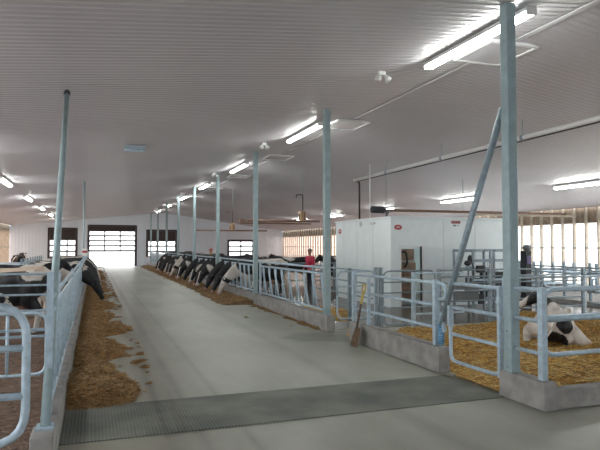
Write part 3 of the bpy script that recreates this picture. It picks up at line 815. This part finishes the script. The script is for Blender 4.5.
# white riser and dark motor on room roof, crossing auger
b = MB(); b.tube([(8.98, 17.85, RT+.05), (8.98, 17.85, zc(8.98))], .018, 8); tag(b.build('roof_pipe', M['white_steel']), 'thin white vertical pipe from milking room roof to ceiling', 'pipe')
root = empty('feed_auger', (8.97, 17.4, 3.12), label='horizontal feed tube with dark motor above the milking room roof', cat='auger')
b = MB(); b.tube([(.25, 0, 0), (8.2, 0, 0)], .045, 8); b.build('tube', M['brown_pipe'], root)
b = MB(); b.tube([(-.15, 0, .02), (.3, 0, 0)], .12, 12); b.build('motor', M['dark'], root)
b = MB(); b.tube([(.45, 0, .0), (.38, 0, -.30)], .06, 8, rs=[.07, .035]); b.build('outlet', M['frame_grey'], root)
for x in (.4, 3.5):
    b = MB(); b.tube([(x, 0, .04), (x, 0, zc(8.97+x)-3.12)], .008, 6); b.build('hanger', M['galv_dark'], root)
b = MB(); b.box(13.2, 18.2, 17.9, 18.0, 3.05, 3.15); tag(b.build('timber_beam', M['wood']), 'pale timber beam end right of closest post near the eave', 'beam')
# orange gearboxes on far cross pipes
for (x, y, z, x0, x1, lab) in ((7.05, 30.5, 2.80, 5.1, 9.0, 'farther orange motor box on brown cross pipe, left of second post'), (7.85, 21.6, 2.95, 5.6, 8.6, 'nearer orange motor box on brown cross pipe, left of headlock end post')):
    root = empty('feed_motor', (x, y, z), label=lab, cat='motor', group='orange motor boxes on cross pipes')
    b = MB(); b.box(-.11, .11, -.12, .12, -.06, .34); b.build('box', M['orange'], root, bevel=.02)
    b = MB(); b.box(-.14, -.11, -.05, .05, 0, .22); b.box(.02, .07, -.13, -.12, -.02, .3); b.build('side_plate', M['brown_pipe'], root)
    b = MB(); b.tube(fillet([(0.02, 0, .34), (0.02, 0, 1.0), (-.26, 0, 1.0), (-.26, 0, .86)], .05), .018, 6); b.build('hook_rod', M['dark'], root)
    b = MB(); b.tube([(x0-x, 0, -.06), (x1-x, 0, -.06)], .04, 8); b.build('cross_pipe', M['brown_pipe'], root)
    b = MB(); b.tube([(.02, 0, 1.0), (.02, 0, zc(x)-z)], .01, 6); b.build('hanger', M['galv_dark'], root)
b = MB(); b.tube([(6.3, 25.5, 2.95), (9.7, 25.5, 2.95)], .035, 8); b.box(6.2, 6.5, 25.4, 25.6, 2.93, 3.12)
tag(b.build('cross_pipe', M['brown_pipe']), 'orange-brown cross pipe between the two motor boxes', 'pipe')

# far thin posts along left rail and far wall
for i, (x, y) in enumerate(((-.38, 24.2),)):
    b = MB(); b.tube([(x, y, .36), (x, y, zc(x))], .035, 8); tag(b.build('support_pole', M['post']), 'thin far pole rising from the left headlock rail', 'pole')
root = empty('rail_sign', (-.33, 23.6, 1.52), label='small red and white sign on the left rail near far door', cat='sign')
b = MB(); b.box(-.10, .10, -.015, .015, 0, .28); b.build('board', M['white'], root)
b = MB(); b.box(-.085, .085, -.02, -.0155, .12, .2); b.build('red_band', M['red'], root)
b = MB(); b.box(-.02, .02, .0, .02, -.12, 0); b.build('bracket', M['galv'], root)

# ------------------------------------------------------------------ organic blobs
def blob(name, parts, voxel, smooth_it=6):
    bm = bmesh.new()
    def sph(c, r, sc=(1, 1, 1)):
        res = bmesh.ops.create_icosphere(bm, subdivisions=2, radius=1.0)
        for v in res['verts']: v.co = Vector((v.co.x*r*sc[0]+c[0], v.co.y*r*sc[1]+c[1], v.co.z*r*sc[2]+c[2]))
    for p in parts:
        if p[0] == 'e': sph(p[1], 1, p[2])
        else:                                    # chain of (point, radius)
            ch = p[1]; sq = p[2] if len(p) > 2 else (1, 1, 1)
            for (a, ra), (c, rc) in zip(ch[:-1], ch[1:]):
                a = Vector(a); c = Vector(c); L = (c-a).length; n = max(2, int(L/(min(ra, rc)*.35)))
                for k in range(n+1):
                    t = k/n; sph(a.lerp(c, t), ra+(rc-ra)*t, sq)
    me = bpy.data.meshes.new(name+'_src'); bm.to_mesh(me); bm.free()
    o = bpy.data.objects.new(name+'_src', me); C.objects.link(o)
    r = o.modifiers.new('r', 'REMESH'); r.mode = 'VOXEL'; r.voxel_size = voxel
    s = o.modifiers.new('s', 'SMOOTH'); s.iterations = smooth_it; s.factor = .5
    dg = bpy.context.evaluated_depsgraph_get(); out = bpy.data.meshes.new_from_object(o.evaluated_get(dg)); out.name = name
    bpy.data.objects.remove(o); bpy.data.meshes.remove(me)
    for p in out.polygons: p.use_smooth = True
    return out

def mir(pts): return [((x, -y, z), r) for (x, y, z), r in pts]
def cow_parts(pose, turn=0.0):
    P = []
    up = pose != 'lie'
    if up:
        P += [('e', (0.0, 0, .95), (.78, .34, .37)), ('e', (.45, 0, .97), (.42, .29, .38)), ('e', (-.1, 0, .84), (.5, .37, .31)), ('e', (-.62, 0, 1.06), (.36, .27, .32))]
        P += [('c', [((.62, 0, 1.24), .12), ((0, 0, 1.24), .10), ((-.72, 0, 1.29), .09)])]
        for s in (-1, 1):
            P.append(('e', (-.55, s*.22, 1.25), (.13, .08, .08)))
            P.append(('e', (-.88, s*.10, 1.18), (.08, .06, .08)))
            P.append(('c', [((.52, s*.19, .95), .17), ((.56, s*.19, .72), .105), ((.58, s*.17, .44), .062), ((.56, s*.17, .16), .045), ((.59, s*.17, .05), .062)]))
            P.append(('c', [((-.66, s*.18, 1.02), .21), ((-.58, s*.21, .74), .14), ((-.80, s*.19, .50), .066), ((-.76, s*.19, .18), .048), ((-.72, s*.19, .05), .064)]))
        P.append(('e', (-.42, 0, .60), (.22, .17, .15)))
        for s in (-1, 1):
            for q in (-.08, .06): P.append(('c', [((-.42+q, s*.07, .5), .03), ((-.42+q, s*.08, .42), .018)]))
        P.append(('c', [((-.93, 0, 1.24), .045), ((-1.02, 0, 1.05), .03), ((-1.0, 0, .7), .025), ((-.98, 0, .5), .045), ((-.98, 0, .38), .025)]))
    if pose == 'feed':
        P.append(('c', [((.62, 0, 1.10), .27), ((.92, 0, .93), .225), ((1.2, 0, .68), .155)], (1, .72, 1)))
        hb, mz = Vector((1.24, 0, .62)), Vector((1.46, turn*.2, .20))
    elif pose == 'stand':
        P.append(('c', [((.62, 0, 1.12), .27), ((.95, 0, 1.22), .19), ((1.2, turn*.3, 1.36), .135)], (1, .72, 1)))
        hb, mz = Vector((1.24, turn*.35, 1.38)), Vector((1.58, turn*.75, 1.10))
    elif pose == 'low':
        P.append(('c', [((.62, 0, 1.08), .27), ((.98, turn*.15, 1.0), .18), ((1.22, turn*.35, .98), .13)], (1, .72, 1)))
        hb, mz = Vector((1.26, turn*.4, .98)), Vector((1.50, turn*.85, .66))
    elif pose == 'lie':
        P += [('e', (0, 0, .40), (.80, .42, .38)), ('e', (.5, 0, .45), (.40, .32, .38)), ('e', (-.55, 0, .46), (.42, .37, .36)), ('e', (-.15, .12, .28), (.55, .45, .27))]
        P += [('c', [((.6, 0, .76), .11), ((0, 0, .75), .09), ((-.68, 0, .80), .085)])]
        for s in (-1, 1):
            P.append(('e', (-.52, s*.22, .76), (.14, .08, .07)))
            P.append(('e', (-.88, s*.11, .66), (.08, .07, .09)))
        P.append(('c', [((-.50, .32, .40), .22), ((-.10, .50, .26), .13), ((-.55, .56, .12), .075), ((-.25, .62, .08), .05), ((-.16, .63, .07), .06)]))
        P.append(('c', [((-.55, -.25, .30), .22), ((-.72, -.50, .16), .11), ((-.45, -.62, .10), .07), ((-.2, -.64, .07), .055)]))
        P.append(('c', [((.55, .22, .35), .15), ((.80, .24, .16), .08), ((.52, .30, .08), .055), ((.46, .32, .07), .055)]))
        P.append(('c', [((.55, -.22, .35), .15), ((.85, -.22, .16), .08), ((1.1, -.25, .08), .055), ((1.2, -.25, .07), .055)]))
        P.append(('e', (-.62, -.22, .20), (.24, .17, .15)))
        P.append(('c', [((-.95, 0, .68), .045), ((-1.03, .12, .4), .03), ((-1.05, .3, .15), .03), ((-1.0, .5, .06), .045)]))
        P.append(('c', [((.62, 0, .55), .26), ((.88, .08, .72), .18), ((1.02, .24, .86), .13)], (1, .8, 1)))
        hb, mz = Vector((1.03, .28, .90)), Vector((1.12, .68, .68))
    # head
    d = (mz-hb); dn = d.normalized()
    side = dn.cross(Vector((0, 0, 1))).normalized() if abs(dn.z) < .97 else Vector((0, 1, 0))
    upv = side.cross(dn).normalized()
    P.append(('c', [(tuple(hb), .135), (tuple(hb+d*.4), .115), (tuple(hb+d*.75), .078), (tuple(mz), .085), (tuple(mz+dn*.03), .075)]))
    P.append(('c', [(tuple(hb+upv*.08-dn*.02), .085), (tuple(hb+d*.35+upv*.03), .085)]))
    for s in (-1, 1):
        e0 = hb+side*s*.10+upv*.05-dn*.05
        P.append(('c', [(tuple(e0), .035), (tuple(e0+side*s*.10), .045), (tuple(e0+side*s*.19-upv*.02), .022)]))
    return P, hb, mz, side, upv, dn

BLK = (0.012, 0.012, 0.016); WHT = (0.66, 0.62, 0.58); PNK = (0.42, 0.24, 0.19); TAN = (0.52, 0.40, 0.32); HOOF = (0.05, 0.04, 0.035)
def paint(me, pose, hb, mz, side, upv, dn, bias, seed, alt=None, blaze=True, dirty=0.0, masks=()):
    ca = me.color_attributes.new('coat', 'FLOAT_COLOR', 'POINT')
    lie = pose == 'lie'
    for i, v in enumerate(me.vertices):
        p = v.co; n = noise.noise(Vector((p.x*1.5+seed*3.1, p.y*1.2+seed, p.z*1.6-seed)))+.35*noise.noise(p*4+Vector((seed, 0, 0)))*.5
        dark = n+bias > 0
        col = BLK if dark else WHT
        if alt: col = alt if dark else WHT
        t = (p-hb).dot(dn)/(mz-hb).length
        rel = p-(hb+(mz-hb)*max(0, min(1, t)))
        head = rel.length < .2 and t > -.2
        if head:
            lat = abs((p-hb).dot(side))
            col = alt or BLK
            if blaze and ((p-hb).dot(upv) > 0 and lat < .05 or t > .78): col = WHT
            if bias < -.1 and lat < .3 and t > .1: col = WHT
            if t > .98: col = PNK
        elif not lie:
            if p.z < .5 and abs(p.y) > .05: col = WHT if n < .25 else col
            if p.z < .07: col = HOOF
            if (p-Vector((-.42, 0, .55))).length < .2 and p.z < .62: col = PNK
            if p.x < -.9 and p.z < .55: col = WHT
        else:
            if p.z < .2 and abs(p.y) > .48 or p.x > .95 and p.z < .2: col = WHT
        for c0, r0, cc in masks:
            if (p-Vector(c0)).length < r0+.04*noise.noise(p*9): col = cc
        if dirty and col == WHT:
            k = max(0, noise.noise(p*5+Vector((9, seed, 2)))+.25)*dirty
            col = tuple(a*(1-k)+b_*k for a, b_ in zip(WHT, (.26, .20, .15)))
        ca.data[i].color = (*col, 1)
    me.materials.clear(); me.materials.append(M['coat'])

def make_cow_mesh(name, pose, turn, bias, seed, voxel=.03, alt=None, blaze=True, dirty=.4, masks=()):
    P, hb, mz, side, upv, dn = cow_parts(pose, turn)
    me = blob(name, P, voxel)
    paint(me, pose, hb, mz, side, upv, dn, bias, seed, alt, blaze, dirty, masks)
    eyes = [(hb+(mz-hb)*.33+side*s*.105+upv*.04) for s in (-1, 1)]
    return me, eyes
def place_cow(me_e, loc, rz, label, group, eyes=True, scale=1.0):
    me, ey = me_e
    root = empty('cow', loc, rz, label=label, cat='cow', group=group); root.scale = (scale,)*3
    o = bpy.data.objects.new('body', me); C.objects.link(o); o.parent = root
    if eyes:
        for e in ey:
            b = MB(); b.ball((0, 0, 0), .022, .022, .022, n=6); q = b.build('eye', M['dark'], root, loc=tuple(e))
    return root

F = [make_cow_mesh('feeding_cow_a', 'feed', 0, .5, 1.3), make_cow_mesh('feeding_cow_b', 'feed', .4, .22, 4.7), make_cow_mesh('feeding_cow_c', 'feed', -.4, -.18, 8.2), make_cow_mesh('feeding_cow_d', 'feed', .2, .75, 2.9, blaze=False)]
S = [make_cow_mesh('standing_cow_a', 'stand', .5, .05, 6.1), make_cow_mesh('standing_cow_b', 'stand', -.3, .35, 3.4), make_cow_mesh('standing_cow_c', 'low', .3, -.15, 9.5)]
F.append(make_cow_mesh('feeding_cow_e', 'feed', .3, -.12, 5.1, blaze=False, masks=(((1.3, 0, .5), .42, BLK), ((1.0, 0, .85), .3, BLK))))
# right feed row: neck openings centre
kinds = [2, 3, 3, 0, 3, 1, 3, 0, 3, 2, 3, 0, 3, 1, 3, 3, 0, 3]
looks = {4: 'white-bodied black-headed', 0: 'mostly black', 1: 'black and white patched', 2: 'mostly white spotted', 3: 'all-black-headed'}
slots = []
for pi in range(1, 7):
    for s in range(9): slots.append(12.11+6.1*pi+.61*s+.44)
slots = [y for y in slots if y > 20.0 and abs(y-28.2) > .75]
ci = 0; y_last = 0
for y in slots:
    if y-y_last < 1.15 or ci >= 18: continue
    y_last = y
    k = kinds[ci]
    c = place_cow(F[k], (PX+.84+random.uniform(-.06, .10), y, 0), PI+random.uniform(-.06, .06), '%s cow eating through the right headlocks, %s in the row from camera' % (looks[k], (ORD+['thirteenth', 'fourteenth', 'fifteenth', 'sixteenth', 'seventeenth', 'eighteenth'])[ci]), 'cows eating at the right headlocks', eyes=ci < 3, scale=random.uniform(1.03, 1.1))
    ci += 1
# left feed row
lf = [(20.3, 4), (22.2, 4), (23.6, 3), (26.6, 1), (29.3, 0), (32.6, 2), (36.1, 0)]
for i, (y, k) in enumerate(lf):
    # snap to a neck opening of the left panels
    pi = int((y-5.85)//6.1); s = round((y-5.85-6.1*pi-.45)/.61); s = max(0, min(8, s)); yy = 5.85+6.1*pi+.61*s+.44
    place_cow(F[k], (-.38-.80, yy, 0), R(-8) if i == 0 else 0, '%s cow eating through the left headlocks, %s in that row' % (looks[k], ORD[i].replace('nearest', 'first')), 'cows eating at the left headlocks', eyes=i < 2)
# cows with heads up behind the left rail
place_cow(S[0], (-2.1, 19.0, 0), R(12), 'patched cow standing with raised head behind left headlocks', 'cows in the left pen')
blackcow = make_cow_mesh('black_cow', 'stand', 0, .62, 5.5)
place_cow(blackcow, (-1.9, 13.7, 0), R(178), 'big black cow standing sideways behind the left pen fence', 'cows in the left pen')
place_cow(make_cow_mesh('white_faced_cow', 'low', .9, -.25, 7.7, dirty=.3), (-2.85, 12.5, 0), R(-5), 'white and black cow with lowered head before big black cow', 'cows in the left pen', scale=.86)
tan = make_cow_mesh('tan_cow', 'stand', 0, .2, 2.2, alt=TAN)
place_cow(tan, (-1.95, 16.4, 0), R(185), 'tan and white cow with its back showing above black cow', 'cows in the left pen')
place_cow(S[0], (-4.4, 39.5, 0), R(-80), 'black and white cow standing beyond the left stalls', 'cows in the left pen', eyes=False)
# cows behind right headlocks
for i, (x, y, rz, k, lab) in enumerate(((7.9, 31.0, 10, 2, 'white and black cow standing beyond second post in right pen'), (8.7, 29.0, 190, 1, 'black cow standing behind the right headlocks, beyond third post'),
        (9.6, 27.5, 170, 0, 'patched cow broadside right of the black one in right pen'), (11.9, 26.2, 5, 2, 'pale spotted cow farther right in the right pen'),
        (10.9, 24.2, 185, 1, 'dark cow standing just left of headlock end post'), (12.6, 28.6, 0, 0, 'patched cow near the tan curtain wall'), (9.6, 35.5, 90, 2, 'spotted cow standing deep in the right pen'), (13.6, 22.9, 95, 1, 'dark cow facing away near the right wall'))):
    place_cow(S[k], (x, y, 0), R(rz), lab, 'cows standing in the right pen', eyes=False)
# lying cow in straw
lie = make_cow_mesh('lying_cow', 'lie', 0, -.42, 3.3, voxel=.022, dirty=.5,
    masks=(((-.85, .05, .12), .26, BLK), ((-.4, -.3, .12), .2, BLK), ((.80, .1, .72), .48, BLK), ((.4, .3, .5), .22, BLK)))
c = place_cow(lie, (8.35, 8.8, .03), R(50), 'white cow with black patches lying in golden straw behind the rails', None, scale=.9)

# ------------------------------------------------------------------ people
def person(loc, rz, label, shirt, trousers, cap, seedpose=0):
    root = empty('person', loc, rz, label=label, cat='person')
    P = []
    # facing +x
    P += [('e', (0, 0, 1.30), (.13, .20, .24)), ('e', (0, 0, 1.05), (.12, .165, .20)), ('e', (0, 0, .93), (.13, .175, .13))]
    P.append(('c', [((0, -.17, 1.44), .07), ((0, .17, 1.44), .07)]))
    P.append(('c', [((0, 0, 1.45), .065), ((.01, 0, 1.56), .055)]))
    P.append(('e', (.015, 0, 1.66), (.095, .078, .118)))
    P.append(('e', (.10, 0, 1.645), (.022, .015, .025)))
    for s in (-1, 1):
        P.append(('e', (.01, s*.08, 1.655), (.02, .012, .03)))
        P.append(('c', [((0, s*.20, 1.42), .062), ((.02, s*.25, 1.15), .048), ((.18, s*.21, .95), .034)]))
        P.append(('e', (.225, s*.205, .92), (.045, .02, .038)))
        for k in range(4):
            a = Vector((.26, s*(.215-.002*k), .945-.018*k)); L = (.042, .048, .044, .034)[k]
            P.append(('c', [(tuple(a), .0095), (tuple(a+Vector((L, 0, -.008))), .0085), (tuple(a+Vector((L+.015, 0, -.035))), .008)]))
        P.append(('c', [((.215, s*.19, .94), .011), ((.24, s*.165, .955), .0095), ((.26, s*.16, .945), .009)]))
        P.append(('c', [((0, s*.09, .90), .10), ((.02, s*.10, .50), .062), ((-.01, s*.10, .12), .045), ((.05, s*.11, .05), .045), ((.13, s*.12, .04), .035)]))
    me = blob('person_body', P, .014, 3)
    ca = me.color_attributes.new('coat', 'FLOAT_COLOR', 'POINT')
    SK = (.5, .28, .21)
    for i, v in enumerate(me.vertices):
        p = v.co; col = SK
        if .95 < p.z < 1.49 and not (p.x > .17 and abs(p.y) > .13): col = shirt
        elif .1 < p.z <= .95 and not (p.x > .17 and abs(p.y) > .13): col = trousers
        elif p.z <= .1: col = (.02, .02, .02)
        ca.data[i].color = (*col, 1)
    me.materials.append(M['coat'])
    o = bpy.data.objects.new('body', me); C.objects.link(o); o.parent = root
    b = MB(); n = 16
    vs = []
    for j in range(6):
        a = j/5*PI/2
        for k in range(n): vs.append((.005+.108*math.cos(a)*math.cos(2*PI*k/n), .092*math.cos(a)*math.sin(2*PI*k/n), 1.70+.105*math.sin(a)))
    fs = [(j*n+k, j*n+(k+1) % n, (j+1)*n+(k+1) % n, (j+1)*n+k) for j in range(5) for k in range(n)]
    b.add(vs, fs, 0, True); b.obox((.13, 0, 1.705), (1, 0, 0), (0, 1, 0), (0, 0, 1), .06, .07, .006)
    b.build('cap', cap, root)
    for s in (-1, 1):
        b = MB(); b.ball((.097, s*.032, 1.67), .009, .012, .008, n=6); b.build('eye', M['dark'], root)
    b = MB(); b.box(.098, .108, -.028, .028, 1.60, 1.608); b.build('mouth', M['red'], root)
person((8.3, 21.9, 0), R(200), 'person in a red jacket and dark trousers behind right headlocks', (.55, .03, .08), (.02, .025, .05), simple('grey cap', (.2, .18, .18), .7))
person((5.45, 28.2, 0), R(230), 'person in dark green with a pink-red cap behind feeding cows', (.02, .05, .03), (.02, .025, .03), simple('pink red cap', (.5, .12, .13), .7))

# ------------------------------------------------------------------ world, camera
w = bpy.data.worlds.new('World'); bpy.context.scene.world = w; w.use_nodes = True
bg = w.node_tree.nodes['Background']; bg.inputs[0].default_value = (0.97, 0.98, 1.0, 1); bg.inputs[1].default_value = 3.4
cam = bpy.data.cameras.new('Camera'); co = bpy.data.objects.new('Camera', cam); C.objects.link(co)
cam.sensor_width = 36; cam.lens = 574/600*36; cam.clip_end = 500
co.location = (0, 0, 1.9)
yaw = math.atan(206/574); pitch = math.atan(21/574)
co.rotation_euler = (PI/2+pitch, 0, -yaw)
sc = bpy.context.scene; sc.camera = co
sc.view_settings.view_transform = 'Standard'; sc.view_settings.look = 'None'; sc.view_settings.gamma = 1
sc.view_settings.use_curve_mapping = False; sc.view_settings.exposure = 0.48
sc.cycles.use_denoising = True
sc.cycles.max_bounces = 8; sc.cycles.diffuse_bounces = 5; sc.cycles.sample_clamp_indirect = 6
